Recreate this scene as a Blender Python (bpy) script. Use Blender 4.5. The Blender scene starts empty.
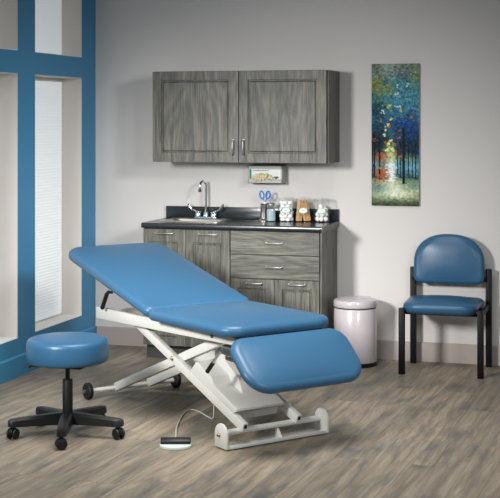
import bpy, bmesh, math, random
import numpy as np
from mathutils import Vector, Matrix, Euler
random.seed(7)
PI = math.pi
scn = bpy.context.scene
COL = scn.collection

# ------------------------------------------------------------------ materials
def lin(c):
    out = []
    for v in c:
        v = v / 255.0
        out.append(v / 12.92 if v <= 0.04045 else ((v + 0.055) / 1.055) ** 2.4)
    return (*out, 1.0)

def mat(name, col, rough=0.5, metal=0.0, spec=0.5, coat=0.0, trans=0.0, ior=1.45, emit=None, es=0.0, bump=0.0, bscale=200.0, var=0.0, vscale=6.0):
    m = bpy.data.materials.new(name); m.use_nodes = True
    nt = m.node_tree; b = nt.nodes['Principled BSDF']
    b.inputs['Base Color'].default_value = lin(col)
    b.inputs['Roughness'].default_value = rough
    b.inputs['Metallic'].default_value = metal
    b.inputs['Specular IOR Level'].default_value = spec
    b.inputs['Coat Weight'].default_value = coat
    b.inputs['Transmission Weight'].default_value = trans
    b.inputs['IOR'].default_value = ior
    if emit: 
        b.inputs['Emission Color'].default_value = lin(emit); b.inputs['Emission Strength'].default_value = es
    tc = nt.nodes.new('ShaderNodeTexCoord')
    if bump:
        n = nt.nodes.new('ShaderNodeTexNoise'); n.inputs['Scale'].default_value = bscale; n.inputs['Detail'].default_value = 4
        nt.links.new(tc.outputs['Object'], n.inputs['Vector'])
        bp = nt.nodes.new('ShaderNodeBump'); bp.inputs['Strength'].default_value = bump; bp.inputs['Distance'].default_value = 0.002
        nt.links.new(n.outputs['Fac'], bp.inputs['Height']); nt.links.new(bp.outputs['Normal'], b.inputs['Normal'])
    if var:
        n = nt.nodes.new('ShaderNodeTexNoise'); n.inputs['Scale'].default_value = vscale; n.inputs['Detail'].default_value = 5
        nt.links.new(tc.outputs['Object'], n.inputs['Vector'])
        r = nt.nodes.new('ShaderNodeValToRGB')
        r.color_ramp.elements[0].position = 0.3; r.color_ramp.elements[1].position = 0.7
        r.color_ramp.elements[0].color = lin([v * (1 - var) for v in col]); r.color_ramp.elements[1].color = lin([min(255, v * (1 + var)) for v in col])
        nt.links.new(n.outputs['Fac'], r.inputs['Fac']); nt.links.new(r.outputs['Color'], b.inputs['Base Color'])
    return m

def wood_laminate(name, vertical=True):
    m = bpy.data.materials.new(name); m.use_nodes = True
    nt = m.node_tree; N = nt.nodes; L = nt.links; b = N['Principled BSDF']
    tc = N.new('ShaderNodeTexCoord')
    oi = N.new('ShaderNodeObjectInfo')
    mul = N.new('ShaderNodeVectorMath'); mul.operation = 'SCALE'; mul.inputs['Scale'].default_value = 9.0
    cmb = N.new('ShaderNodeCombineXYZ')
    for i in range(3): L.new(oi.outputs['Random'], cmb.inputs[i])
    L.new(cmb.outputs[0], mul.inputs[0])
    add = N.new('ShaderNodeVectorMath'); add.operation = 'ADD'
    L.new(tc.outputs['Object'], add.inputs[0]); L.new(mul.outputs[0], add.inputs[1])
    mp = N.new('ShaderNodeMapping'); L.new(add.outputs[0], mp.inputs['Vector'])
    mp.inputs['Scale'].default_value = (1, 1, 0.055) if vertical else (0.055, 1, 1)
    # large cathedral grain
    mq = N.new('ShaderNodeMapping'); L.new(add.outputs[0], mq.inputs['Vector'])
    mq.inputs['Scale'].default_value = (1, 1, 0.16) if vertical else (0.16, 1, 1)
    n1 = N.new('ShaderNodeTexNoise'); n1.inputs['Scale'].default_value = 5.0; n1.inputs['Detail'].default_value = 2.5; n1.inputs['Distortion'].default_value = 0.3
    L.new(mq.outputs[0], n1.inputs['Vector'])
    wv = N.new('ShaderNodeMath'); wv.operation = 'MULTIPLY'; wv.inputs[1].default_value = 75
    L.new(n1.outputs['Fac'], wv.inputs[0])
    sn = N.new('ShaderNodeMath'); sn.operation = 'SINE'; L.new(wv.outputs[0], sn.inputs[0])
    n2 = N.new('ShaderNodeTexNoise'); n2.inputs['Scale'].default_value = 110; n2.inputs['Detail'].default_value = 6; n2.inputs['Roughness'].default_value = 0.75
    L.new(mp.outputs[0], n2.inputs['Vector'])
    n3 = N.new('ShaderNodeTexNoise'); n3.inputs['Scale'].default_value = 26; n3.inputs['Detail'].default_value = 3
    L.new(mp.outputs[0], n3.inputs['Vector'])
    a1 = N.new('ShaderNodeMath'); a1.operation = 'MULTIPLY_ADD'; a1.inputs[1].default_value = 0.060
    L.new(sn.outputs[0], a1.inputs[0]); L.new(n2.outputs['Fac'], a1.inputs[2])
    a2 = N.new('ShaderNodeMath'); a2.operation = 'MULTIPLY_ADD'; a2.inputs[1].default_value = 0.38
    L.new(n3.outputs['Fac'], a2.inputs[0]); L.new(a1.outputs[0], a2.inputs[2])
    r = N.new('ShaderNodeValToRGB'); e = r.color_ramp.elements
    e[0].position = 0.46; e[0].color = lin((48, 52, 48)); e[1].position = 0.94; e[1].color = lin((130, 125, 112))
    k = e.new(0.69); k.color = lin((90, 90, 82))
    L.new(a2.outputs[0], r.inputs['Fac']); L.new(r.outputs['Color'], b.inputs['Base Color'])
    b.inputs['Roughness'].default_value = 0.48
    bp = N.new('ShaderNodeBump'); bp.inputs['Strength'].default_value = 0.25; bp.inputs['Distance'].default_value = 0.001
    L.new(a2.outputs[0], bp.inputs['Height']); L.new(bp.outputs['Normal'], b.inputs['Normal'])
    return m

def floor_planks():
    m = bpy.data.materials.new('floor_planks'); m.use_nodes = True
    nt = m.node_tree; N = nt.nodes; L = nt.links; b = N['Principled BSDF']
    tc = N.new('ShaderNodeTexCoord'); mp = N.new('ShaderNodeMapping')
    mp.inputs['Rotation'].default_value = (0, 0, math.radians(90 + 3.0))
    L.new(tc.outputs['Object'], mp.inputs['Vector'])
    br = N.new('ShaderNodeTexBrick'); br.offset = 0.37; br.inputs['Scale'].default_value = 1.0
    br.inputs['Brick Width'].default_value = 1.22; br.inputs['Row Height'].default_value = 0.19
    br.inputs['Mortar Size'].default_value = 0.0012; br.inputs['Mortar Smooth'].default_value = 0.3; br.inputs['Bias'].default_value = 0
    br.inputs['Color1'].default_value = (0, 0, 0, 1); br.inputs['Color2'].default_value = (1, 1, 1, 1); br.inputs['Mortar'].default_value = (0.5, 0.5, 0.5, 1)
    L.new(mp.outputs[0], br.inputs['Vector'])
    # per plank offset of the grain
    sc = N.new('ShaderNodeVectorMath'); sc.operation = 'SCALE'; sc.inputs['Scale'].default_value = 13.0
    L.new(br.outputs['Color'], sc.inputs[0])
    ad = N.new('ShaderNodeVectorMath'); ad.operation = 'ADD'; L.new(mp.outputs[0], ad.inputs[0]); L.new(sc.outputs[0], ad.inputs[1])
    st = N.new('ShaderNodeMapping'); st.inputs['Scale'].default_value = (0.06, 1, 1); L.new(ad.outputs[0], st.inputs['Vector'])
    g1 = N.new('ShaderNodeTexNoise'); g1.inputs['Scale'].default_value = 30; g1.inputs['Detail'].default_value = 7; g1.inputs['Roughness'].default_value = 0.72; g1.inputs['Distortion'].default_value = 0.8
    L.new(st.outputs[0], g1.inputs['Vector'])
    st2 = N.new('ShaderNodeMapping'); st2.inputs['Scale'].default_value = (0.33, 1, 1); L.new(ad.outputs[0], st2.inputs['Vector'])
    g2 = N.new('ShaderNodeTexNoise'); g2.inputs['Scale'].default_value = 8.5; g2.inputs['Detail'].default_value = 6; g2.inputs['Distortion'].default_value = 0.5
    L.new(st2.outputs[0], g2.inputs['Vector'])
    r1 = N.new('ShaderNodeValToRGB'); e = r1.color_ramp.elements
    e[0].position = 0.30; e[0].color = lin((104, 97, 85)); e[1].position = 0.72; e[1].color = lin((176, 165, 146))
    k = e.new(0.5); k.color = lin((144, 133, 117))
    L.new(g1.outputs['Fac'], r1.inputs['Fac'])
    # dark bluish knots and clouds
    r2 = N.new('ShaderNodeValToRGB'); e = r2.color_ramp.elements
    e[0].position = 0.49; e[0].color = (0, 0, 0, 1); e[1].position = 0.74; e[1].color = (1, 1, 1, 1)
    L.new(g2.outputs['Fac'], r2.inputs['Fac'])
    mx = N.new('ShaderNodeMix'); mx.data_type = 'RGBA'
    fm = N.new('ShaderNodeMath'); fm.operation = 'MULTIPLY'; fm.inputs[1].default_value = 0.80
    L.new(r2.outputs['Color'], fm.inputs[0]); L.new(fm.outputs[0], mx.inputs['Factor'])
    L.new(r1.outputs['Color'], mx.inputs['A']); mx.inputs['B'].default_value = lin((84, 88, 88))
    # per plank tint
    tint = N.new('ShaderNodeValToRGB'); e = tint.color_ramp.elements
    e[0].position = 0.0; e[0].color = (0.80, 0.80, 0.79, 1); e[1].position = 1.0; e[1].color = (1.08, 1.04, 0.99, 1)
    L.new(br.outputs['Color'], tint.inputs['Fac'])
    ml = N.new('ShaderNodeMix'); ml.data_type = 'RGBA'; ml.blend_type = 'MULTIPLY'; ml.inputs['Factor'].default_value = 1
    L.new(mx.outputs['Result'], ml.inputs['A']); L.new(tint.outputs['Color'], ml.inputs['B'])
    sm = N.new('ShaderNodeMix'); sm.data_type = 'RGBA'; sf = N.new('ShaderNodeMath'); sf.operation = 'MULTIPLY'; sf.inputs[1].default_value = 0.6
    L.new(br.outputs['Fac'], sf.inputs[0]); L.new(sf.outputs[0], sm.inputs['Factor']); L.new(ml.outputs['Result'], sm.inputs['A']); sm.inputs['B'].default_value = lin((62, 55, 48))
    L.new(sm.outputs['Result'], b.inputs['Base Color'])
    b.inputs['Roughness'].default_value = 0.5; b.inputs['Specular IOR Level'].default_value = 0.35
    bp = N.new('ShaderNodeBump'); bp.inputs['Strength'].default_value = 0.3; bp.inputs['Distance'].default_value = 0.0015
    L.new(g1.outputs['Fac'], bp.inputs['Height']); L.new(bp.outputs['Normal'], b.inputs['Normal'])
    return m

def thin_glass():
    m = bpy.data.materials.new('clear_glass'); m.use_nodes = True; nt = m.node_tree; N = nt.nodes; L = nt.links
    N.remove(N['Principled BSDF']); out = N['Material Output']
    t = N.new('ShaderNodeBsdfTransparent'); t.inputs['Color'].default_value = (0.985, 0.99, 0.99, 1)
    g = N.new('ShaderNodeBsdfGlossy'); g.inputs['Roughness'].default_value = 0.03
    lw = N.new('ShaderNodeLayerWeight'); lw.inputs['Blend'].default_value = 0.5
    pw = N.new('ShaderNodeMath'); pw.operation = 'POWER'; pw.inputs[1].default_value = 3.5; L.new(lw.outputs['Facing'], pw.inputs[0])
    ma = N.new('ShaderNodeMath'); ma.operation = 'MULTIPLY_ADD'; ma.inputs[1].default_value = 0.55; ma.inputs[2].default_value = 0.03; L.new(pw.outputs[0], ma.inputs[0])
    mx = N.new('ShaderNodeMixShader'); L.new(ma.outputs[0], mx.inputs[0]); L.new(t.outputs[0], mx.inputs[1]); L.new(g.outputs[0], mx.inputs[2]); L.new(mx.outputs[0], out.inputs['Surface'])
    return m
M = dict(
    wall=mat('painted_wall', (212, 209, 206), 0.75, bump=0.15, bscale=260, spec=0.2),
    blue=mat('blue_painted_wood', (62, 132, 172), 0.45, spec=0.4, bump=0.05),
    reveal=mat('plaster_reveal', (203, 197, 191), 0.8, spec=0.2, bump=0.1),
    sill=mat('sill_white', (222, 220, 216), 0.6, spec=0.3),
    shade=mat('pleated_shade', (228, 232, 233), 0.8, spec=0.1, emit=(225, 232, 235), es=0.30),  # slight emission stands in for daylight coming through the shades
    base=mat('vinyl_baseboard', (172, 162, 156), 0.55, spec=0.3),
    floor=floor_planks(),
    wv=wood_laminate('grey_laminate_upright', True),
    wh=wood_laminate('grey_laminate_level', False),
    kick=mat('toe_kick_dark', (64, 66, 66), 0.5),
    gap=mat('cabinet_carcass_edge', (58, 58, 54), 0.6),
    counter=mat('dark_laminate_counter', (36, 42, 46), 0.22, spec=0.6, var=0.12, vscale=180),
    steel=mat('brushed_steel', (196, 192, 184), 0.28, 1.0),
    chrome=mat('chrome', (215, 218, 220), 0.08, 1.0),
    nickel=mat('satin_nickel', (178, 180, 180), 0.3, 1.0),
    vinyl=mat('blue_vinyl', (52, 95, 127), 0.36, spec=0.5, bump=0.06, bscale=420),
    vinyl2=mat('deep_blue_vinyl', (44, 88, 120), 0.36, spec=0.5, bump=0.05, bscale=420),
    seam=mat('seam_dark_blue', (18, 46, 72), 0.6),
    white=mat('white_powder_coat', (214, 213, 207), 0.38, spec=0.5),
    black=mat('black_plastic', (20, 21, 22), 0.42, spec=0.4),
    blackm=mat('black_powder_coat', (11, 11, 12), 0.5, spec=0.25),
    rubber=mat('black_rubber', (16, 16, 17), 0.6),
    greyp=mat('dark_grey_plastic', (52, 54, 56), 0.4),
    can=mat('glossy_lilac_white_enamel', (196, 188, 191), 0.22, spec=0.6, coat=0.4),
    glass=thin_glass(),
    cotton=mat('white_cotton', (250, 250, 249), 0.95, spec=0.05, bump=0.6, bscale=160),
    gauze=mat('white_gauze', (248, 249, 245), 0.95, spec=0.05, bump=0.5, bscale=240),
    stick=mat('birch_stick', (205, 160, 112), 0.7, spec=0.2, var=0.12, vscale=40),
    liquid=mat('pale_blue_grey_swabs', (168, 186, 190), 0.6, spec=0.3, var=0.12, vscale=120),
    scis=mat('bright_blue_plastic', (28, 122, 206), 0.35),
    green=mat('green_print', (22, 132, 96), 0.5),
    lgreen=mat('mint_print', (112, 190, 164), 0.5),
    paper=mat('white_label', (236, 240, 236), 0.6),
    holder=mat('grey_plastic_holder', (176, 176, 173), 0.45),
    glove=mat('cream_latex', (206, 194, 154), 0.6, var=0.16, vscale=60),
    ink=mat('dark_ink', (52, 58, 58), 0.6),
    cord=mat('pale_grey_cord', (190, 190, 184), 0.5),
    pedal=mat('pale_mint_grey_plastic', (196, 204, 196), 0.4),
    tape=mat('light_blue_plastic', (92, 160, 200), 0.35),
    hole=mat('unlit_tube_bore', (10, 10, 10), 0.8),
    bolt=mat('zinc_bolt', (150, 128, 104), 0.35, 1.0),
)

# ------------------------------------------------------------------ mesh helpers
def link(name, me, m, parent=None, smooth=True):
    o = bpy.data.objects.new(name, me); COL.objects.link(o)
    if m is not None:
        me.materials.clear()
        for k in (m if isinstance(m, (list, tuple)) else [m]): me.materials.append(k)
    if parent is not None: o.parent = parent
    if smooth:
        for p in me.polygons: p.use_smooth = True
        try: me.set_sharp_from_angle(angle=math.radians(35))
        except Exception: pass
    return o

class MB:
    def __init__(s): s.bm = bmesh.new(); s.T = Matrix()
    def _mark(s): return set(s.bm.verts), set(s.bm.faces)
    def _fin(s, mk, mi=0):
        nv = [v for v in s.bm.verts if v not in mk[0]]
        for v in nv: v.co = s.T @ v.co
        if mi:
            for f in s.bm.faces:
                if f not in mk[1]: f.material_index = mi
    def box(s, x0, x1, y0, y1, z0, z1, bev=0.0, seg=2, mi=0, rot=None):
        mk = s._mark()
        c = Vector(((x0+x1)/2, (y0+y1)/2, (z0+z1)/2))
        mm = Matrix.Translation(c) @ (rot.to_4x4() if rot else Matrix()) @ Matrix.Diagonal((abs(x1-x0), abs(y1-y0), abs(z1-z0), 1))
        r = bmesh.ops.create_cube(s.bm, size=1, matrix=mm)
        if bev:
            es = {e for v in r['verts'] for e in v.link_edges}
            bmesh.ops.bevel(s.bm, geom=list(es), offset=bev, segments=seg, profile=0.5, affect='EDGES')
        s._fin(mk, mi); return s
    def prism(s, pts, d0, d1, axis='y', bev=0.0, mi=0, seg=2):
        """pts: 2D outline; extruded along axis from d0 to d1"""
        mk = s._mark()
        def P(a, b, d):
            return {'y': (a, d, b), 'x': (d, a, b), 'z': (a, b, d)}[axis]
        A = [s.bm.verts.new(P(a, b, d0)) for a, b in pts]
        B = [s.bm.verts.new(P(a, b, d1)) for a, b in pts]
        n = len(pts); fs = [s.bm.faces.new(A), s.bm.faces.new(B[::-1])]
        for i in range(n):
            fs.append(s.bm.faces.new((A[i], B[i], B[(i+1) % n], A[(i+1) % n])))
        bmesh.ops.recalc_face_normals(s.bm, faces=fs)
        if bev:
            es = {e for f in fs for e in f.edges}
            bmesh.ops.bevel(s.bm, geom=list(es), offset=bev, segments=seg, profile=0.5, affect='EDGES')
        s._fin(mk, mi); return s
    def tube(s, pts, r, n=12, mi=0, closed=False, caps=True):
        mk = s._mark()
        pts = [Vector(p) for p in pts]; K = len(pts)
        rr = r if isinstance(r, (list, tuple)) else [r]*K
        up = None; rings = []
        for i, p in enumerate(pts):
            a = pts[i-1] if (i > 0 or closed) else p
            b = pts[(i+1) % K] if (i < K-1 or closed) else p
            t = (b-a).normalized()
            if up is None:
                up = Vector((0, 0, 1)) if abs(t.z) < 0.9 else Vector((1, 0, 0))
            u = (up - t*up.dot(t)).normalized(); w = t.cross(u); up = u
            rings.append([s.bm.verts.new(p + (u*math.cos(2*PI*k/n) + w*math.sin(2*PI*k/n))*rr[i]) for k in range(n)])
        for i in range(K if closed else K-1):
            A, B = rings[i], rings[(i+1) % K]
            for k in range(n): s.bm.faces.new((A[k], A[(k+1) % n], B[(k+1) % n], B[k]))
        if caps and not closed:
            s.bm.faces.new(rings[0][::-1]); s.bm.faces.new(rings[-1])
        s._fin(mk, mi); return s
    def lathe(s, prof, c=(0, 0, 0), n=32, mi=0, axis='z'):
        mk = s._mark(); c = Vector(c); rings = []
        for r, h in prof:
            if r < 1e-5:
                rings.append([s.bm.verts.new(c + _ax(axis, 0, 0, h))])
            else:
                rings.append([s.bm.verts.new(c + _ax(axis, r*math.cos(2*PI*k/n), r*math.sin(2*PI*k/n), h)) for k in range(n)])
        fs = []
        for A, B in zip(rings, rings[1:]):
            for k in range(n):
                a = [A[0]] if len(A) == 1 else [A[k], A[(k+1) % n]]
                b = [B[0]] if len(B) == 1 else [B[(k+1) % n], B[k]]
                if len(a)+len(b) > 2: fs.append(s.bm.faces.new(a+b))
        bmesh.ops.recalc_face_normals(s.bm, faces=fs)
        s._fin(mk, mi); return s
    def build(s, name, m, parent=None, smooth=True):
        me = bpy.data.meshes.new(name); s.bm.to_mesh(me); s.bm.free()
        return link(name, me, m, parent, smooth)

def _ax(axis, a, b, h):
    return Vector({'z': (a, b, h), 'x': (h, a, b), 'y': (a, h, b)}[axis])

def thing(name, label, cat, loc=(0, 0, 0), rz=0.0, group=None):
    o = bpy.data.objects.new(name, None); COL.objects.link(o)
    o.location = loc; o.rotation_euler = (0, 0, rz); o.empty_display_size = 0.1
    o['label'] = label; o['category'] = cat
    if group: o['group'] = group
    return o
def tag(o, label, cat, group=None, kind=None):
    o['label'] = label; o['category'] = cat
    if group: o['group'] = group
    if kind: o['kind'] = kind
    return o
def struct(o): o['kind'] = 'structure'; return o

def roundpoly(verts, rad, n=8):
    out = []; K = len(verts)
    for i in range(K):
        p = Vector(verts[i]); a = (Vector(verts[i-1])-p); b = (Vector(verts[(i+1) % K])-p)
        r = rad[i] if isinstance(rad, (list, tuple)) else rad
        a.normalize(); b.normalize(); ang = a.angle(b)
        d = r/math.tan(ang/2); A = p + a*d; B = p + b*d
        c = p + (a+b).normalized()*(r/math.sin(ang/2))
        va, vb = A-c, B-c; tot = va.angle(vb); cr = va.x*vb.y-va.y*vb.x; sg = 1 if cr > 0 else -1
        for k in range(n+1):
            t = sg*tot*k/n
            out.append((c.x+va.x*math.cos(t)-va.y*math.sin(t), c.y+va.x*math.sin(t)+va.y*math.cos(t)))
    return out

def densify(pts, step=0.03):
    out = []
    for i, p in enumerate(pts):
        q = pts[(i+1) % len(pts)]; d = math.dist(p, q); k = max(1, int(d/step))
        for j in range(k): out.append((p[0]+(q[0]-p[0])*j/k, p[1]+(q[1]-p[1])*j/k))
    return out

def pad(bm_mb, outline, T, e, dome, ebf=0.4, es=6):
    """upholstered cushion: flat bottom, rounded sides, domed top. outline CCW in xy"""
    mb = bm_mb; mk = mb._mark()
    P = [Vector(p) for p in densify(outline)]; n = len(P)
    cx = sum((p.x for p in P))/n; cy = sum((p.y for p in P))/n; C = Vector((cx, cy))
    Nn = []
    for i in range(n):
        t = (P[(i+1) % n]-P[i-1]); t.normalize(); Nn.append(Vector((-t.y, t.x)))
    rings = []
    def ring(ins, z, sc=1.0):
        r = []
        for p, q in zip(P, Nn):
            v = p + q*ins
            v = C + (v-C)*sc
            r.append(mb.bm.verts.new((v.x, v.y, z)))
        rings.append(r)
    eb = min(e*(0.7 if ebf <= 0.4 else 1), T*ebf)
    for k in range(4):
        a = PI/2*k/3; ring(eb*(1-math.sin(a)), eb*(1-math.cos(a)))
    et = min(e, T-eb)
    for k in range(es+1):
        a = math.radians(68)*k/es
        ring(e*(1-math.cos(a)), T-et+et*math.sin(a)*0.86)
    z0 = T-et+et*0.86*math.sin(math.radians(68)); e = e*(1-math.cos(math.radians(68)))
    bx0 = min(p.x for p in P)+e; bx1 = max(p.x for p in P)-e; by0 = min(p.y for p in P)+e; by1 = max(p.y for p in P)-e
    def hz(v, sc):
        X = (v.x-(bx0+bx1)/2)/((bx1-bx0)/2); Y = (v.y-(by0+by1)/2)/((by1-by0)/2)
        k = min(1, (1-sc)/0.1); k = k*k*(3-2*k) if k < 1 else 1
        return z0+dome*(0.3+0.7*k)*max(0, 1-abs(X)**2.6)*max(0, 1-abs(Y)**2.6)
    for sc in (0.97, 0.93, 0.88, 0.82, 0.74, 0.64, 0.52, 0.39, 0.25, 0.12):
        ring(e, z0, sc)
        for v in rings[-1]: v.co.z = hz(v.co, sc)
    for A, B in zip(rings, rings[1:]):
        for i in range(n): mb.bm.faces.new((A[i], A[(i+1) % n], B[(i+1) % n], B[i]))
    mb.bm.faces.new(rings[0][::-1])
    c = mb.bm.verts.new((C.x, C.y, hz(Vector((C.x, C.y, 0)), 0)))
    for i in range(n): mb.bm.faces.new((rings[-1][i], rings[-1][(i+1) % n], c))
    mb._fin(mk)
    return mb

def frame_pts(x0, x1, y0, y1): return [(x0, y0), (x1, y0), (x1, y1), (x0, y1)]

# ------------------------------------------------------------------ room shell
ZC = 2.75
struct(MB().box(-0.6, 5.2, -7.2, 0.12, -0.1, 0).build('floor', M['floor'], smooth=False))
struct(MB().box(0, 5.2, 0, 0.12, 0, ZC).build('wall_back', M['wall'], smooth=False))
struct(MB().prism([(-0.0, 0), (-0.014, 0), (-0.014, 0.122), (-0.009, 0.128), (0, 0.128)], 0.0, 0.553, 'x').build('baseboard_back', M['base'], smooth=False))
struct(MB().prism([(-0.0, 0), (-0.014, 0), (-0.014, 0.122), (-0.009, 0.128), (0, 0.128)], 1.779, 5.2, 'x').build('baseboard_right', M['base'], smooth=False))
# left wall: blue framing with deep window openings
ys = [(-0.238, 0.0), (-1.22, -0.979), (-2.20, -1.96), (-3.18, -2.94), (-5.2, -3.92)]
w = MB()
for a, b in ys: w.box(-0.17, 0, a, b, 0.236, ZC)
w.box(-0.17, 0, -5.2, 0.0, 0, 0.236)
op = [(-0.979, -0.238), (-1.96, -1.22), (-2.94, -2.20), (-3.92, -3.18)]
for a, b in op:
    w.box(-0.17, 0, a, b, 1.902, 2.044); w.box(-0.17, 0, a, b, 2.70, ZC)
struct(w.build('wall_left', M['blue'], smooth=False))
struct(MB().prism([(0, 0), (0.016, 0), (0.016, 0.122), (0.008, 0.131), (0, 0.131)], -5.2, -0.014, 'y').build('baseboard_left', M['blue'], smooth=False))
k = 0
for a, b in op:
    for z0, z1, sl in ((0.236, 1.902, True), (2.044, 2.70, False)):
        k += 1; t = 0.006
        m = MB()
        m.box(-0.166, -0.002, a, a+t, z0, z1).box(-0.166, -0.002, b-t, b, z0, z1).box(-0.166, -0.002, a, b, z1-t, z1)
        root = struct(m.build('window_%d' % k, M['reveal'], smooth=False))
        MB().box(-0.166, -0.001, a+t, b-t, z0, z0+0.004).build('window_sill', M['sill'], root, smooth=False)
        if sl:
            pts = []; n = int((z1-z0-0.03)/0.0105)
            for i in range(n+1): pts.append((-0.151+(0.0022 if i % 2 else 0), z0+0.012+(z1-z0-0.03)*i/n))
            pts += [(-0.158, pts[-1][1]), (-0.158, pts[0][1])]
            MB().prism(pts, a+0.012, b-0.012, 'y').build('pleated_shade', M['shade'], root, smooth=False)
            MB().box(-0.164, -0.146, a+0.012, b-0.012, z1-0.03, z1-0.006, 0.002).box(-0.162, -0.148, a+0.012, b-0.012, z0+0.005, z0+0.015, 0.002).build('shade_rail', M['sill'], root)
        else:
            MB().box(-0.158, -0.152, a+0.008, b-0.008, z0+0.006, z1-0.01, 0.001).build('roller_shade', M['shade'], root)
        MB().box(-0.172, -0.166, a, b, z0, z1).build('window_pane', M['glass'], root, smooth=False)

# ------------------------------------------------------------------ cabinets
def panel_door(mb, x0, x1, yf, z0, z1, bx=0.052, bt=0.052, bb=0.052, th=0.018):
    """door front with a routed rectangular groove; front face at yf, body behind it"""
    bm = mb.bm
    def ring(dx, dt, db, y):
        return [bm.verts.new(p) for p in ((x0+dx, y, z0+db), (x1-dx, y, z0+db), (x1-dx, y, z1-dt), (x0+dx, y, z1-dt))]
    rs = [ring(0, 0, 0, yf+th), ring(0, 0, 0, yf+0.0015), ring(0.0015, 0.0015, 0.0015, yf), ring(bx, bt, bb, yf), ring(bx+0.003, bt+0.003, bb+0.003, yf+0.010),
          ring(bx+0.009, bt+0.009, bb+0.009, yf+0.010), ring(bx+0.018, bt+0.018, bb+0.018, yf+0.0015)]
    for A, B in zip(rs, rs[1:]):
        for i in range(4): bm.faces.new((A[i], A[(i+1) % 4], B[(i+1) % 4], B[i]))
    bm.faces.new(rs[0][::-1]); bm.faces.new(rs[-1])
    return mb
def bar_handle(parent, a, b, yf, off=0.026, r=0.0045):
    a = Vector((a[0], yf-off, a[1])); b = Vector((b[0], yf-off, b[1])); d = (b-a).normalized()
    m = MB()
    sd = Vector((0, 0, 1)) if abs(d.x) > 0.5 else Vector((1, 0, 0))
    pa, pb = a+d*0.006, b-d*0.006
    m.tube([pa+Vector((0, off, 0)), pa+Vector((0, 0.004, 0)), pa+d*0.006, pb-d*0.006, pb+Vector((0, 0.004, 0)), pb+Vector((0, off, 0))], r, 10)
    for q in (a, b): m.lathe([(0, 0), (r*1.5, 0.0), (r*1.5, 0.004), (0, 0.004)], (q.x+(d.x*0.006 if q is a else -d.x*0.006), yf-0.004, q.z+(d.z*0.006 if q is a else -d.z*0.006)), 12, axis='y')
    return m.build('handle', M['nickel'], parent)

# wall cabinet
U = thing('wall_cabinet', 'grey woodgrain two-door cabinet hung on the back wall above the sink', 'cabinet', (0.57, 0, 1.322))
W, Hc, D = 1.222, 0.614, 0.348
MB().box(0.003, W, -D+0.02, -0.0, 0, Hc, 0.001).build('cabinet_body', M['wv'], U, smooth=False)
for x0, x1, hx in ((0.0, 0.609, 0.575), (0.613, W-0.010, 0.647)):
    d = panel_door(MB(), x0, x1, -D, 0.0, Hc-0.002, 0.062, 0.058, 0.062).build('door', M['wv'], U, smooth=False)
    bar_handle(d, (hx, 0.045), (hx, 0.155), -D)

# base cabinets
KD = -0.385; BD = -0.452; FD = -0.47
CT = 0.919; CB = 0.885; X0 = 0.550; XM = 1.160; X1 = 1.776
def base_body(w, right):
    m = MB(); h = CB
    m.box(0, 0.016, BD, -0.001, 0.10, h).box(w-0.016, w, BD, -0.001, 0.10, h).box(0.016, w-0.016, BD, -0.001, 0.10, 0.116).box(0.016, w-0.016, -0.008, -0.001, 0.116, h)
    m.box(0.016, w-0.016, BD, BD+0.016, h-0.02, h)
    if right: m.box(w-0.018, w, BD, -0.001, 0.0, 0.10)
    return m
S = thing('sink_base_cabinet', 'grey woodgrain base cabinet with two tall doors under the sink', 'cabinet', (X0, 0, 0))
base_body(XM-X0-0.001, False).build('cabinet_body', M['wv'], S, smooth=False)
MB().box(-0.008, XM-X0-0.001, KD, KD+0.016, 0, 0.10).build('toe_kick', M['kick'], S, smooth=False)
wS = XM-X0
for x0, x1 in ((0.0, 0.300), (0.303, wS-0.003)):
    d = panel_door(MB(), x0, x1, FD, 0.10, CB-0.006, 0.05, 0.085, 0.05).build('door', M['wv'], S, smooth=False)
    xc = (x0+x1)/2; bar_handle(d, (xc-0.068, 0.850), (xc+0.068, 0.850), FD)
G = thing('drawer_base_cabinet', 'grey woodgrain base cabinet with two wide drawers beside the white bin', 'cabinet', (XM, 0, 0))
wG = X1-XM
base_body(wG, True).build('cabinet_body', M['wv'], G, smooth=False)
MB().box(0, wG-0.019, KD, KD+0.016, 0, 0.10).build('toe_kick', M['kick'], G, smooth=False)
xr = wG-0.014
for z0, z1 in ((0.728, CB-0.006), (0.570, 0.724)):
    d = MB().box(0.003, xr, FD, BD, z0, z1, 0.0015).build('drawer', M['wh'], G, smooth=False)
    bar_handle(d, (0.243, (z0+z1)/2), (0.360, (z0+z1)/2), FD)
for x0, x1, hc in ((0.003, (xr)/2-0.001, 0.165), ((xr)/2+0.002, xr, 0.455)):
    d = panel_door(MB(), x0, x1, FD, 0.10, 0.566, 0.05, 0.06, 0.05).build('door', M['wv'], G, smooth=False)
    bar_handle(d, (hc-0.058, 0.538), (hc+0.058, 0.538), FD)

# worktop
WT = thing('worktop', 'dark grey laminate worktop with backsplash over the base cabinets', 'worktop', (0, 0, 0))
SX0, SX1, SY0, SY1 = 0.645, 1.035, -0.365, -0.085   # sink hole
cf = -0.492; cl = 0.545; cr = 1.790
m = MB()
m.box(cl, SX0, cf, 0, CB, CT).box(SX1, cr-0.004, cf, 0, CB, CT).box(SX0, SX1, cf, SY0, CB, CT).box(SX0, SX1, SY1, 0, CB, CT)
m.build('slab', M['counter'], WT, smooth=False)
m = MB(); m.prism([(cf, CB), (cf-0.004, CB+0.004), (cf-0.006, CB+0.012), (cf-0.006, CT-0.010), (cf-0.003, CT-0.002), (cf, CT)], cl, cr-0.004, 'x')
m.build('front_edge', M['counter'], WT)
MB().box(cl, cr, -0.02, -0.0, CT, CT+0.082, 0.003).build('backsplash', M['counter'], WT)
MB().box(cr-0.004, cr, cf-0.004, -0.0, CB, CT).build('end_cap', M['wv'], WT, smooth=False)

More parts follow.
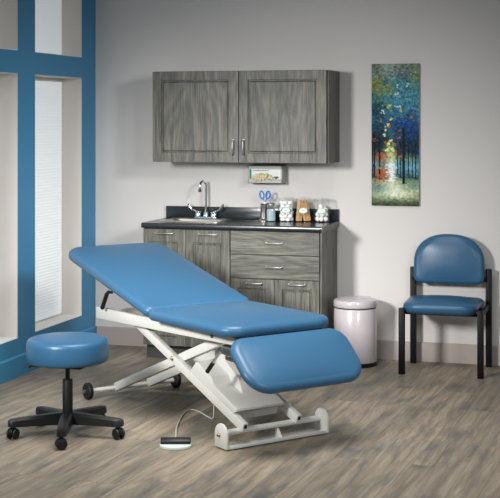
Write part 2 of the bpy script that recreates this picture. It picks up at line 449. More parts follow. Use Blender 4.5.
# sink
SK = thing('sink', 'stainless steel drop-in sink in the dark worktop', 'sink', ((SX0+SX1)/2, (SY0+SY1)/2, CT))
a, b = (SX1-SX0)/2, (SY1-SY0)/2
def rr(a, b, r): return roundpoly([(-a, -b), (a, -b), (a, b), (-a, b)], r, 6)
m = MB(); bm = m.bm
ringsd = [(a+0.022, b+0.022, 0.035, 0.0), (a+0.020, b+0.020, 0.034, 0.006), (a-0.004, b-0.004, 0.03, 0.007), (a-0.012, b-0.012, 0.04, 0.0), (a-0.014, b-0.014, 0.04, -0.12), (a-0.04, b-0.04, 0.04, -0.14)]
rs = [[bm.verts.new((x, y, z)) for x, y in rr(aa, bb, r)] for aa, bb, r, z in ringsd]
for A, B in zip(rs, rs[1:]):
    for i in range(len(A)): bm.faces.new((A[i], A[(i+1) % len(A)], B[(i+1) % len(A)], B[i]))
bm.faces.new(rs[-1])
m.build('basin', M['steel'], SK)
MB().lathe([(0, 0.002), (0.028, 0.002), (0.034, 0)], (0, 0, -0.14), 24).build('drain', M['chrome'], SK)

# faucet, on the back deck of the counter
FC = thing('faucet', 'chrome gooseneck faucet with two wing handles behind the sink', 'faucet', (0.855, -0.056, CT))
MB().prism(roundpoly([(-0.085, -0.024), (0.085, -0.024), (0.085, 0.024), (-0.085, 0.024)], 0.02, 6), 0.0, 0.016, 'z', 0.003).build('deck_plate', M['chrome'], FC)
MB().box(-0.058, 0.058, -0.0275, -0.0235, 0.001, 0.013, 0.001).build('blue_strip', M['tape'], FC)['label'] = 'light blue strip on the faucet base'  # blue colour stands in for the table mirrored in the chrome
m = MB(); m.lathe([(0, 0.016), (0.019, 0.016), (0.018, 0.04), (0.012, 0.048), (0, 0.048)], n=20)
pp = [(0.000, 0, 0.04), (0.000, 0, 0.215)]
for i in range(1, 13):
    t = PI*i/12; pp.append((-0.011*(1-math.cos(t)), -0.034*(1-math.cos(t)), 0.222+0.040*math.sin(t)))
pp.append((-0.022, -0.068, 0.205))
m.tube(pp, 0.0085, 14)
sp = m.build('spout', M['chrome'], FC)
MB().lathe([(0, 0), (0.0105, 0), (0.0105, 0.022), (0, 0.022)], (-0.022, -0.068, 0.190), 16).build('aerator', M['greyp'], sp)
for sx in (-1, 1):
    m = MB(); m.lathe([(0, 0.016), (0.022, 0.016), (0.021, 0.045), (0.017, 0.052), (0, 0.054)], (0.057*sx, 0, 0), 20)
    h = m.build('valve_body', M['chrome'], FC)
    bl = MB()
    pts = [(0.057*sx, 0, 0.050), (0.078*sx, 0, 0.054), (0.100*sx, -0.006, 0.062), (0.118*sx, -0.010, 0.080), (0.128*sx, -0.012, 0.104)]
    bl.tube(pts, [0.007, 0.006, 0.008, 0.011, 0.009], 12)
    bl.build('wing_handle', M['chrome'], h)

# ------------------------------------------------------------------ things on the worktop
def oval_label(parent, r, zc, wdt, hgt, yb=0):
    """printed oval on the front of a round jar"""
    def curved(fr, off, name, mt, a0=-1, a1=1):
        m = MB(); c = m.bm.verts.new(_cyl(0, zc, r+off)); K = 28; vs = []
        for i in range(K):
            t = 2*PI*i/K; vs.append(m.bm.verts.new(_cyl(wdt*fr*math.cos(t)/r, zc+hgt*fr*math.sin(t), r+off)))
        for i in range(K): m.bm.faces.new((c, vs[i], vs[(i+1) % K]))
        return m.build(name, mt, parent)
    curved(1.0, 0.0006, 'label_border', M['lgreen']); lb = curved(0.84, 0.0012, 'jar_label', M['paper'])
    for sx in (-1, 1):
        m = MB()
        m.lathe([(0, 0), (0.005, 0.0), (0, 0.001)], tuple(_cyl(sx*wdt*0.95/r, zc+0.001*sx, r+0.003)), 10, axis='y')
        m.lathe([(0, 0), (0.0035, 0.0), (0, 0.001)], tuple(_cyl(sx*wdt*0.78/r, zc+0.007, r+0.003)), 10, axis='y')
        m.build('leaf_print', M['green'], lb)
    m = MB()
    for i in range(5):
        x = (i-2)*0.0042; p = _cyl(x/r, zc, r+0.0018); m.box(p[0]-0.0014, p[0]+0.0014, p[1]-0.0003, p[1]+0.0003, zc-0.0016, zc+0.0016)
    m.build('print_line', M['lgreen'], lb)
def _cyl(ang, z, r): return Vector((r*math.sin(ang), -r*math.cos(ang), z))

def glass_jar(x, y, label, r=0.053, h=0.152):
    J = thing('glass_jar', label, 'jar', (x, y, CT), math.radians(12), 'lidded jars on the worktop')
    t = 0.0022
    MB().lathe([(0, 0), (r-0.003, 0), (r, 0.003), (r, h), (r-t, h), (r-t, 0.006), (r-0.006, 0.004), (0, 0.004)], n=40).build('jar_body', M['glass'], J)
    l = MB().lathe([(0, h+0.001), (r+0.001, h+0.001), (r+0.001, h+0.006), (r-0.01, h+0.009), (0.010, h+0.010), (0.006, h+0.013), (0.0085, h+0.018), (0.006, h+0.024), (0, h+0.026)], n=40).build('lid', M['glass'], J)
    oval_label(J, r, h*0.52, 0.033, 0.019)
    return J
jy = -0.105
jars = [(1.446, 'clear lidded jar of white gauze rolls, left of the jar of wooden sticks'),
        (1.566, 'clear lidded jar holding tan wooden sticks on the worktop'),
        (1.692, 'clear lidded jar with a low heap of cotton balls at the worktop end')]
for x, lb in jars: glass_jar(x, jy, lb)
# gauze rolls: stacked in the first jar
base = None
def dup(o, loc, rot=None, label=None):
    c = o.copy(); COL.objects.link(c); c.location = loc
    if rot: c.rotation_euler = rot
    if label: c['label'] = label
    for ch in o.children:
        d = ch.copy(); COL.objects.link(d); d.parent = c
    return c
roll = None
for lay in range(6):
    for q in range(5):
        aa = 2*PI*q/5+0.3+lay*0.63
        loc = (jars[0][0]+0.031*math.cos(aa), jy+0.031*math.sin(aa), CT+0.0045+lay*0.0228)
        if roll is None:
            m = MB(); m.lathe([(0, 0), (0.0145, 0), (0.0172, 0.003), (0.0172, 0.019), (0.013, 0.022), (0.004, 0.022), (0, 0.0215)], n=14)
            roll = m.build('gauze_roll', M['gauze'])
            tag(roll, 'small white gauze roll packed in the leftmost lidded jar', 'gauze roll', 'gauze rolls in the jar'); roll.location = loc
        else: dup(roll, loc, (0, 0, aa))
# tongue depressors fanned out in the middle jar
stick = None
rs = random.Random(3)
for i in range(13):
    if stick is None:
        pts = roundpoly([(-0.008, 0), (0.008, 0), (0.008, 0.140), (-0.008, 0.140)], 0.0078, 6)
        stick = MB().prism(pts, -0.0008, 0.0008, 'y').build('wooden_stick', M['stick'])
        tag(stick, 'flat tan wooden stick with rounded ends leaning in the middle jar', 'wooden stick', 'wooden sticks in the jar'); o = stick
    else: o = dup(stick, (0, 0, 0))
    left = i < 6
    xb = (-0.032+0.005*i) if left else (0.004+0.0045*(i-6))
    lean = math.radians((6 - 0.4*i) if left else (-17-1.1*(i-6)))
    xb = (-0.041+0.0045*i) if left else (0.000+0.0048*(i-6))
    yo = -0.028+0.0045*i
    if not left: lean = math.radians(-15+0.6*(i-6)); xb = xb + 0.011
    o.location = (jars[1][0]+xb, jy+yo*0.8, CT+0.0052); o.rotation_euler = (math.radians(rs.uniform(-2, 2)), lean, math.radians(rs.uniform(-20, 20)))
# cotton balls in the last jar
ball = None
def blob(r, seed, fl=1.0):
    bm = bmesh.new(); bmesh.ops.create_icosphere(bm, subdivisions=3, radius=r)
    rn = random.Random(seed); ph = [rn.uniform(0, 6) for _ in range(6)]
    for v in bm.verts:
        n = v.co.normalized()
        v.co *= 1+0.10*math.sin(5*n.x+ph[0])*math.cos(4*n.y+ph[1])+0.06*math.sin(9*n.z+ph[2]+3*n.x)
        v.co.z *= fl
    m = MB(); m.bm.free(); m.bm = bm; return m
spots = []
for q in range(5): spots.append((0.027*math.cos(1.1+2*PI*q/5), 0.027*math.sin(1.1+2*PI*q/5), 0.022))
spots += [(0, 0, 0.024)]
for q in range(4): spots.append((0.026*math.cos(0.4+2*PI*q/4), 0.026*math.sin(0.4+2*PI*q/4), 0.053))
for q in range(3): spots.append((0.024*math.cos(0.2+2*PI*q/3), 0.022*math.sin(0.2+2*PI*q/3), 0.082))
spots += [(-0.006, -0.004, 0.106)]
for i, (x, y, z) in enumerate(spots):
    loc = (jars[2][0]+x, jy+y, CT+z)
    if ball is None:
        ball = blob(0.0165, 1).build('cotton_ball', M['cotton']); tag(ball, 'fluffy white cotton ball in the jar at the worktop end', 'cotton ball', 'cotton balls in the jar'); ball.location = loc
    else: dup(ball, loc, (i*1.3, i*0.7, i*2.1))
# short jar of pale swabs
SJ = thing('swab_jar', 'small clear jar of pale blue-grey swabs with a dark screw lid', 'jar', (1.348, -0.14, CT))
MB().lathe([(0, 0), (0.031, 0), (0.034, 0.003), (0.034, 0.100), (0.028, 0.108), (0.0255, 0.108), (0.0315, 0.098), (0.0315, 0.005), (0, 0.004)], n=32).build('jar_body', M['glass'], SJ)
MB().lathe([(0, 0.006), (0.0295, 0.006), (0.0295, 0.084), (0.025, 0.086), (0, 0.085)], n=32).build('contents', M['liquid'], SJ)
MB().lathe([(0, 0.109), (0.028, 0.109), (0.030, 0.111), (0.030, 0.122), (0.027, 0.125), (0, 0.126)], n=32).build('lid', M['nickel'], SJ)
# steel cup and scissors
CU = thing('steel_cup', 'tall narrow steel cup on a flared foot left of the small jar', 'cup', (1.288, -0.11, CT))
MB().lathe([(0, 0), (0.040, 0), (0.040, 0.004), (0.026, 0.012), (0.0225, 0.016), (0.0225, 0.115), (0.0235, 0.117), (0.021, 0.117), (0.021, 0.014), (0, 0.014)], n=32).build('cup_body', M['steel'], CU)
SC = thing('scissors', 'blue handled scissors standing in the steel cup', 'scissors', (1.296, -0.11, CT+0.024), 0)
for sx in (-1, 1):
    h = MB(); th = math.radians(-10*sx)
    cx, cz = sx*0.021, 0.152
    pts = [(cx+0.0145*math.cos(t)*math.cos(th)-0.026*math.sin(t)*math.sin(th), 0.001*sx, cz+0.026*math.sin(t)*math.cos(th)+0.0145*math.cos(t)*math.sin(th)) for t in [2*PI*i/20 for i in range(20)]]
    h.tube(pts, 0.0052, 8, closed=True); h.tube([(sx*0.012, 0.001*sx, 0.131), (sx*0.003, 0.001*sx, 0.105)], 0.0045, 8)
    hh = h.build('handle_loop', M['scis'], SC)
    MB().prism([(sx*0.006, 0.112), (-sx*0.002, 0.112), (-sx*0.004, 0.005), (-sx*0.001, 0.002)], 0.0012*sx, 0.0025*sx, 'y').build('blade', M['steel'], hh)

# ------------------------------------------------------------------ glove box holder below the wall cabinet
GH = thing('glove_box_holder', 'grey wall holder mounted just below the wall cabinet', 'holder', (1.172, 0, 1.174))
gw, gh, gd = 0.243, 0.122, 0.10
m = MB()
m.box(0, gw, -gd, -gd+0.003, 0, 0.031).box(0, gw, -gd, -gd+0.003, gh-0.026, gh)
m.box(0, gw, -gd, -0.0, 0, 0.003).box(0, gw, -gd, -0.0, gh-0.003, gh)
m.box(0, 0.004, -gd, -0.0, 0, gh).box(gw-0.004, gw, -gd, -0.0, 0, gh).box(0, gw, -0.003, 0, 0, gh)
m.box(0.004, 0.010, -gd, -gd+0.003, 0.031, gh-0.026).box(gw-0.010, gw-0.004, -gd, -gd+0.003, 0.031, gh-0.026)
m.build('holder_frame', M['holder'], GH, smooth=False)
GB = thing('glove_box', 'white glove box with a green stripe in the grey wall holder', 'box', (1.172, 0, 1.174))
MB().box(0.006, gw-0.006, -gd+0.005, -0.005, 0.004, gh-0.005).build('carton', M['paper'], GB, smooth=False)
yb = -gd+0.0046
MB().box(0.011, 0.0245, yb-0.0006, yb, 0.030, gh-0.027).build('green_stripe', M['green'], GB, smooth=False)
m = MB(); rt = random.Random(5); x = 0.034
while x < 0.150:
    wl = rt.uniform(0.003, 0.006); m.box(x, x+wl*0.35, yb-0.0008, yb, 0.083, 0.090); m.box(x, x+wl, yb-0.0008, yb, 0.0835, 0.0895 if rt.random() < .5 else 0.087); x += wl+0.0016
m.build('print_line', M['green'], GB, smooth=False)
m = MB()
for i in range(5):
    t = math.radians(30+30*i); m.tube([(0.200, yb-0.0008, 0.034), (0.200+0.026*math.cos(t), yb-0.0008, 0.034+0.017*math.sin(t))], [0.0035, 0.0022], 6)
m.build('hand_print', M['ink'], GB)
gm = blob(0.03, 3); gm.bm.free(); gm.bm = bmesh.new()
rg = random.Random(11)
for i in range(38):
    cx = 0.040+0.125*rg.random(); e = 1-((cx-0.10)/0.075)**2
    cz = 0.030+0.034*max(0.1, e)*rg.random(); r = 0.009+0.007*rg.random()
    mk = set(gm.bm.verts)
    bmesh.ops.create_icosphere(gm.bm, subdivisions=2, radius=r, matrix=Matrix.Translation((cx, yb-0.006-0.006*rg.random(), cz)) @ Euler((rg.random()*3, rg.random()*3, 0)).to_matrix().to_4x4() @ Matrix.Diagonal((1.5, 0.7, 0.6, 1)))
for (p, q) in (((0.095, 0.045), (0.090, 0.012)), ((0.112, 0.045), (0.116, 0.020)), ((0.08, 0.045), (0.078, 0.022))):
    gm.tube([(p[0], yb-0.012, p[1]), ((p[0]+q[0])/2, yb-0.016, (p[1]+q[1])/2), (q[0], yb-0.015, q[1])], [0.008, 0.0075, 0.005], 10)
gl = tag(gm.build('latex_glove', M['glove']), 'crumpled cream glove hanging out of the wall-mounted glove box', 'glove'); gl.location = (1.172, 0, 1.174)

# ------------------------------------------------------------------ painting
def painting():
    P = thing('painting', 'tall narrow canvas painting of blue trees and a pale path', 'painting', (2.177, 0, 1.508))
    hw, hh, dp = 0.160, 0.475, 0.022
    MB().box(-hw, hw, -dp, -0.001, -hh, hh, 0.001).build('canvas', mat('canvas_side', (150, 156, 160), 0.7), P, smooth=False)
    nx, ny = 110, 326
    rng = np.random.default_rng(4)
    img = np.zeros((ny, nx, 3)); vv, uu = np.mgrid[0:ny, 0:nx]; uu = uu/(nx-1); vv = vv/(ny-1)
    keys = [(0, (118, 132, 112)), (.06, (112, 128, 126)), (.14, (80, 128, 140)), (.25, (84, 140, 156)), (.35, (70, 122, 142)), (.45, (44, 78, 104)), (.55, (34, 58, 74)), (.64, (44, 76, 84)), (.72, (86, 140, 158)), (.80, (60, 92, 96)), (.83, (132, 150, 120)), (.90, (164, 176, 142)), (.96, (110, 120, 90)), (1, (40, 58, 40))]
    def base(u, v):
        for (a, ca), (b, cb) in zip(keys, keys[1:]):
            if v <= b:
                t = (v-a)/(b-a); c = np.array(ca)*(1-t)+np.array(cb)*t; break
        c = c.astype(float)
        def mixc(c, d, w): return c*(1-w)+np.array(d)*w
        g = lambda cu, cv, su, sv: math.exp(-((u-cu)/su)**2-((v-cv)/sv)**2)
        c = mixc(c, (170, 178, 176), 0.7*g(.35, .03, .18, .06)); c = mixc(c, (140, 138, 62), 0.9*g(.10, .16, .16, .08)); c = mixc(c, (128, 140, 70), 0.7*g(.95, .10, .12, .05))
        c = mixc(c, (150, 150, 66), .7*g(.36, .18, .09, .04))
        c = mixc(c, (20, 52, 58), 0.8*g(.08, .32, .22, .08)); c = mixc(c, (26, 66, 130), 0.75*g(.75, .46, .25, .10))
        c = mixc(c, (18, 34, 40), 0.85*g(.12, .58, .25, .09)); c = mixc(c, (20, 36, 62), 0.7*g(.8, .60, .25, .07))
        c = mixc(c, (226, 226, 150), 0.95*g(.40, .645, .13, .055)); c = mixc(c, (236, 244, 236), 1.0*g(.42, .745, .10, .07))
        c = mixc(c, (190, 96, 50), 0.85*g(.16, .66, .14, .025)); c = mixc(c, (182, 88, 48), 0.9*g(.20, .775, .16, .05))
        c = mixc(c, (200, 206, 140), 0.7*g(.80, .665, .14, .02)); c = mixc(c, (150, 202, 220), 0.6*g(.85, .73, .2, .04)); c = mixc(c, (150, 200, 210), 0.5*g(.10, .71, .1, .04))
        c = mixc(c, (226, 230, 208), 0.9*g(.45, .86, .22, .035)); c = mixc(c, (230, 236, 216), 0.95*g(.55, .92, .35, .030)); c = mixc(c, (74, 106, 116), 0.6*g(.12, .88, .2, .025)); c = mixc(c, (88, 120, 122), 0.5*g(.85, .86, .2, .02))
        c = mixc(c, (96, 134, 140), 0.6*g(.42, .50, .09, .05)); c = mixc(c, (206, 210, 150), 0.6*g(.38, .585, .09, .03))
        return c
    for j in range(0, ny):
        for i in range(0, nx): img[j, i] = base(i/(nx-1), j/(ny-1))
    def dab(u, v, ru, rv, c, ang=0.0, al=0.8):
        x0 = max(0, int((u-ru*1.6)*nx)); x1 = min(nx, int((u+ru*1.6)*nx)+2); r2 = max(ru, rv)
        y0 = max(0, int((v-rv*1.6-ru*.4)*ny)); y1 = min(ny, int((v+rv*1.6+ru*.4)*ny)+2)
        if x1 <= x0 or y1 <= y0: return
        U = uu[y0:y1, x0:x1]-u; V = (vv[y0:y1, x0:x1]-v)*2.97; R = rv*2.97
        a = U*math.cos(ang)+V*math.sin(ang); b = -U*math.sin(ang)+V*math.cos(ang)
        w = np.clip(1.6-1.6*((a/ru)**2+(b/R)**2), 0, 1)*al; w = w[..., None]
        img[y0:y1, x0:x1] = img[y0:y1, x0:x1]*(1-w)+np.array(c)*w
    def jit(c, s):
        return np.clip(np.array(c)*(1+rng.normal(0, s))+rng.normal(0, 14*s*3, 3), 4, 250)
    for k in range(3600):
        u, v = rng.random(), rng.random()
        s = 0.30 if v < .62 else 0.12
        c = base(min(1, max(0, u+rng.normal(0, .03))), min(1, max(0, v+rng.normal(0, .012))))
        dab(u, v, rng.uniform(.018, .045), rng.uniform(.006, .013), jit(c, s*.6), rng.uniform(-.9, .9) if v < .8 else rng.uniform(-.25, .25), .75)
    for k in range(600):   # bright foliage flecks
        v = rng.uniform(.06, .62); u = rng.random()
        c = [(90, 150, 176), (70, 120, 160), (160, 194, 196), (28, 60, 80), (70, 120, 90), (20, 40, 60)][rng.integers(6)]
        if v > .4: c = [(60, 104, 160), (36, 66, 104), (36, 70, 72), (20, 34, 40), (52, 96, 132), (16, 30, 40)][rng.integers(6)]
        dab(u, v, rng.uniform(.008, .02), rng.uniform(.003, .006), c, rng.uniform(-1, 1), .8)
    # trunks
    for u, w_, v0, v1 in ((.06, .020, .50, .80), (.17, .020, .52, .81), (.68, .036, .46, .84), (.61, .010, .56, .80), (.78, .012, .56, .80), (.86, .010, .58, .80), (.93, .013, .56, .81), (.55, .009, .60, .78), (.02, .010, .5, .8)):
        v = v0
        while v < v1:
            dab(u+rng.normal(0, .005), v, w_*0.85, .012, jit((18, 26, 32), .15), 0, .9); v += .006
        dab(u+.02, v1, .05, .006, (40, 56, 48), 0, .7)
    for cu, cv, n, su, sv in ((.55, .155, 3, .03, .010), (.75, .150, 4, .03, .012), (.54, .215, 6, .035, .014), (.57, .30, 7, .06, .006), (.24, .335, 7, .04, .012)):
        for k in range(n): dab(cu+rng.normal(0, su*.6), cv+rng.normal(0, sv*.6), .022, .005, (222, 230, 236), rng.uniform(-1, 1), .9)
    for cu, cv, c in ((.40, .29, (196, 196, 90)), (.36, .31, (176, 182, 88)), (.62, .33, (190, 196, 100)), (.43, .39, (226, 222, 140)), (.35, .43, (220, 224, 150)), (.30, .46, (230, 230, 160)), (.28, .50, (226, 226, 150)), (.40, .54, (236, 232, 170)), (.36, .57, (236, 226, 120)), (.44, .60, (240, 236, 150)), (.33, .61, (232, 230, 130))):
        for k in range(4): dab(cu+rng.normal(0, .02), cv+rng.normal(0, .008), .025, .007, jit(c, .06), rng.uniform(-1, 1), .9)
    for cu, cv in ((.40, .44), (.57, .475), (.30, .55), (.48, .565), (.58, .52), (.20, .40), (.86, .37), (.52, .62), (.11, .68), (.23, .66), (.28, .69), (.60, .655), (.14, .79), (.22, .80), (.27, .76), (.18, .74), (.05, .53)):
        for k in range(3): dab(cu+rng.normal(0, .018), cv+rng.normal(0, .006), .024, .007, jit((186, 104, 60), .1), rng.uniform(-1, 1), .85)
    for k in range(90): dab(rng.normal(.42, .05), rng.uniform(.70, .83), .03, .004, jit((244, 250, 246), .03), 0, .7)
    img = np.clip(img, 0, 255)/255.0
    img = np.clip((img-img.mean(2, keepdims=True))*1.15+img.mean(2, keepdims=True), 0, 1)**1.06
    L_ = np.where(img <= .04045, img/12.92, ((img+.055)/1.055)**2.4)
    me = bpy.data.meshes.new('painted_face')
    xs = np.linspace(-hw, hw, nx); zs = np.linspace(hh, -hh, ny)
    verts = [(x, -dp-0.0006, z) for z in zs for x in xs]
    faces = [(j*nx+i, (j+1)*nx+i, (j+1)*nx+i+1, j*nx+i+1) for j in range(ny-1) for i in range(nx-1)]
    me.from_pydata(verts, [], faces); me.update()
    ca = me.color_attributes.new('paint', 'FLOAT_COLOR', 'POINT')
    fl = np.ones((ny*nx, 4), dtype=np.float32); fl[:, :3] = L_.reshape(-1, 3); ca.data.foreach_set('color', fl.ravel())
    m = bpy.data.materials.new('oil_paint'); m.use_nodes = True; b = m.node_tree.nodes['Principled BSDF']
    at = m.node_tree.nodes.new('ShaderNodeAttribute'); at.attribute_name = 'paint'
    m.node_tree.links.new(at.outputs['Color'], b.inputs['Base Color']); b.inputs['Roughness'].default_value = 0.7; b.inputs['Specular IOR Level'].default_value = 0.2
    link('painted_face', me, m, P, smooth=False)
painting()

# ------------------------------------------------------------------ step bin
BN = thing('pedal_bin', 'round glossy off-white pedal bin standing by the drawer cabinet', 'bin', (1.950, -0.235, 0), math.radians(10))
R_ = 0.143
MB().lathe([(0, 0), (R_+0.001, 0), (R_+0.003, 0.004), (R_+0.003, 0.022), (R_-0.002, 0.026), (0, 0.026)], n=64).build('base_ring', M['black'], BN)
MB().lathe([(0, 0.027), (R_-0.002, 0.027), (R_, 0.03), (R_, 0.372), (R_-0.002, 0.375), (0, 0.375)], n=64).build('bin_body', M['can'], BN)
MB().lathe([(0, 0.376), (R_-0.004, 0.376), (R_-0.004, 0.383), (0, 0.383)], n=64).build('rim_gap', M['greyp'], BN)
MB().lathe([(0, 0.384), (R_+0.001, 0.384), (R_+0.003, 0.387), (R_+0.003, 0.418), (R_-0.003, 0.428), (R_*0.8, 0.437), (R_*0.4, 0.444), (0, 0.446)], n=64).build('lid', M['can'], BN)
MB().box(-0.02, 0.045, -0.175, -0.130, 0.004, 0.012, 0.003).build('pedal', M['black'], BN)

# ------------------------------------------------------------------ side chair
CH = thing('side_chair', 'blue vinyl side chair with black square-tube legs against the wall', 'chair', (2.547, -0.27, 0))
q = 0.019
for sx in (-1, 1):
    xs_ = sx*0.247
    MB().box(xs_-q, xs_+q, -0.20-q, -0.20+q, 0.0, 0.418, 0.003).build('front_leg', M['blackm'], CH)
    MB().box(xs_-q+0.008, xs_+q+0.008, 0.195-q, 0.195+q, 0.0, 0.636, 0.003).build('rear_leg', M['blackm'], CH)
    MB().box(xs_-0.012, xs_+0.012, -0.20, 0.195, 0.375, 0.410, 0.002).build('side_rail', M['blackm'], CH)
MB().box(-0.25, 0.25, -0.15, -0.12, 0.372, 0.392, 0.002).box(-0.25, 0.25, 0.10, 0.13, 0.372, 0.392, 0.002).build('seat_frame', M['blackm'], CH)
sp_ = roundpoly([(-0.232, -0.25), (0.232, -0.25), (0.247, 0.16), (-0.247, 0.16)], [0.10, 0.10, 0.06, 0.06], 8)
m = MB(); m.T = Matrix.Translation((-0.010, 0, 0.388)); pad(m, sp_, 0.076, 0.036, 0.022, ebf=0.46)
m.build('seat', M['vinyl2'], CH)
# D-shaped back
out = [(-0.234, 0.02), (-0.205, 0.0), (0.205, 0.0), (0.234, 0.02)]
out = []
bw = 0.231; h0, h1 = 0.135, 0.325
out += roundpoly([(-bw, 0), (bw, 0), (bw, 0.3), (-bw, 0.3)], [0.05, 0.05, 0.01, 0.01], 6)[:14]
for i in range(0, 25):
    t = PI*i/24; ct, st_ = math.cos(t), math.sin(t)
    out.append((bw*math.copysign(abs(ct)**0.86, ct), h0+(h1-h0)*abs(st_)**0.90))
m = MB(); m.T = Matrix.Translation((0.002, 0.165, 0.535)) @ Matrix.Rotation(math.radians(90-5), 4, 'X')
pad(m, out, 0.056, 0.038, 0.020)
m.build('backrest', M['vinyl2'], CH)
for sx in (-1, 1):
    MB().box(sx*0.225-0.02, sx*0.225+0.02, 0.168, 0.190, 0.555, 0.585, 0.002).build('back_bracket', M['blackm'], CH)

# ------------------------------------------------------------------ rolling stool
ST = thing('rolling_stool', 'round blue vinyl stool on a black five-star wheeled base', 'stool', (0.946, -2.545, 0))
prof = [(0, 0.378), (0.180, 0.378), (0.194, 0.380), (0.203, 0.388), (0.207, 0.400), (0.2085, 0.425), (0.208, 0.472), (0.205, 0.486), (0.198, 0.495), (0.186, 0.500), (0.15, 0.504), (0.10, 0.508), (0.05, 0.510), (0, 0.511)]
MB().lathe(prof, n=72).build('seat', M['vinyl2'], ST)
MB().box(-0.13, 0.13, -0.13, 0.13, 0.367, 0.378, 0.003).lathe([(0, 0.350), (0.03, 0.350), (0.04, 0.367), (0, 0.367)], n=24).build('seat_plate', M['black'], ST)
MB().tube([(0, 0, 0.366), (-0.10, -0.03, 0.366), (-0.165, -0.05, 0.364), (-0.190, -0.055, 0.352)], [0.005, 0.005, 0.008, 0.009], 10).build('height_lever', M['black'], ST)
MB().lathe([(0, 0.285), (0.012, 0.285), (0.012, 0.36), (0, 0.36)], n=20).lathe([(0.0, 0.292), (0.024, 0.292), (0.026, 0.288), (0.026, 0.115), (0, 0.115)], n=28).build('gas_column', M['black'], ST)
MB().lathe([(0, 0.060), (0.036, 0.060), (0.040, 0.066), (0.038, 0.112), (0.030, 0.122), (0, 0.122)], n=28).build('hub', M['black'], ST)
for kx, deg in enumerate((212, 288, 2, 74, 146)):
    a = math.radians(deg)
    arm = MB(); arm.T = Matrix.Rotation(a, 4, 'Z')
    bm = arm.bm; mk = arm._mark(); prev = None
    for s_, w_, zb, zt in ((0.02, 0.032, 0.064, 0.124), (0.08, 0.031, 0.066, 0.120), (0.16, 0.028, 0.066, 0.113), (0.25, 0.025, 0.064, 0.106), (0.285, 0.022, 0.064, 0.102), (0.300, 0.012, 0.068, 0.096)):
        r = [bm.verts.new(p) for p in ((s_, -w_, zb), (s_, -w_*0.95, zt-0.010), (s_, -w_*0.55, zt), (s_, w_*0.55, zt), (s_, w_*0.95, zt-0.010), (s_, w_, zb))]
        if prev:
            for i in range(6): bm.faces.new((prev[i], prev[(i+1) % 6], r[(i+1) % 6], r[i]))
        else: bm.faces.new(r[::-1])
        prev = r
    bm.faces.new(prev); bmesh.ops.recalc_face_normals(bm, faces=bm.faces); arm._fin(mk)
    ao = arm.build('base_arm', M['black'], ST)
    cx, cy = 0.275*math.cos(a), 0.275*math.sin(a)
    sw = a + (0.9, 1.9, -0.6, 2.4, 0.4)[kx]
    c = MB(); c.T = Matrix.Translation((cx, cy, 0)) @ Matrix.Rotation(sw, 4, 'Z')
    c.lathe([(0, 0.062), (0.012, 0.062), (0.012, 0.072), (0, 0.072)], n=16)
    hood = [(0.026*math.cos(t), 0.028+0.030*math.sin(t)) for t in [PI*i/10 for i in range(11)]] + [(-0.026, 0.020), (0.020, 0.020)]
    c.T = Matrix.Translation((cx, cy, 0.004)) @ Matrix.Rotation(sw, 4, 'Z')
    c.prism(hood, -0.0085, 0.0085, 'y', 0.002)
    c.T = Matrix.Translation((cx, cy, 0)) @ Matrix.Rotation(sw, 4, 'Z')
    for sy in (-1, 1):
        c.lathe([(0, -0.007), (0.022, -0.008), (0.027, -0.004), (0.028, 0.0), (0.026, 0.005), (0.016, 0.009), (0, 0.010)] if sy > 0 else [(0, 0.007), (0.022, 0.008), (0.027, 0.004), (0.028, 0.0), (0.026, -0.005), (0.016, -0.009), (0, -0.010)], (0, sy*0.0175, 0.0285), 28, axis='y')
    c.build('caster', M['black'], ao)

# ------------------------------------------------------------------ treatment table
TB = thing('treatment_table', 'blue padded treatment table with tilted back and white lift frame', 'treatment table', (1.963, -2.3275, 0), math.radians(140.8))
# local: +x towards the head, +y the near long side
HW = 0.335
def rails(y0, y1): return [(0.0, 0.500), (1.43, 0.450), (1.43, 0.516), (0.0, 0.566)]
for sy in (1, -1):
    xe = -0.03 if sy > 0 else 0.16
    m = MB().prism([(xe, 0.501-0.034*xe), (1.43, 0.452), (1.43, 0.520), (xe, 0.546-0.018*xe)], sy*0.245, sy*0.215, 'y', 0.003)
    r = m.build('side_rail', M['white'], TB)
    MB().lathe([(0, 0), (0.011, 0), (0.011, 0.004), (0.006, 0.009), (0, 0.009)], (0.168, sy*0.245 if sy > 0 else sy*0.245-0.009, 0.522), 16, axis='y').build('bolt', M['bolt'], r)
for x_, z_ in ((1.39, 0.458), (0.62, 0.485), (0.16, 0.490)): MB().box(x_, x_+0.04, -0.214, 0.214, z_, z_+0.038, 0.003).build('cross_member', M['white'], TB)
MB().box(-0.08, 0.66, -0.26, 0.26, 0.543, 0.553, 0.002).build('seat_board', M['black'], TB)
# pads
L2 = 0.785
seat_o = roundpoly([(0.0, -HW), (L2, -HW), (L2, HW), (0.0, HW)], [0.11, 0.035, 0.035, 0.11], 10)
m = MB(); m.T = Matrix.Translation((-0.108, 0, 0.551)) @ Matrix.Rotation(math.radians(0.6), 4, 'Y'); pad(m, seat_o, 0.064, 0.034, 0.032)
m.build('seat_pad', M['vinyl'], TB)
LB = 1.045
back_o = roundpoly([(0.0, -HW), (LB, -HW), (LB, HW), (0.0, HW)], [0.035, 0.11, 0.11, 0.035], 10)
m = MB(); m.T = Matrix.Translation((0.680, 0, 0.551)) @ Matrix.Rotation(math.radians(-13.6), 4, 'Y'); pad(m, back_o, 0.066, 0.034, 0.032)
bk = m.build('back_pad', M['vinyl'], TB)
m = MB(); m.T = Matrix.Translation((0.690, 0, 0.538)) @ Matrix.Rotation(math.radians(-13.2), 4, 'Y'); m.box(0.03, 0.90, -0.22, 0.22, 0, 0.011, 0.002)
m.build('back_board', M['black'], TB)
LL = 0.325
HL = 0.352
leg_o = roundpoly([(0.0, -HL), (LL, -HL), (LL, HL), (0.0, HL)], [0.095, 0.125, 0.125, 0.095], 10)
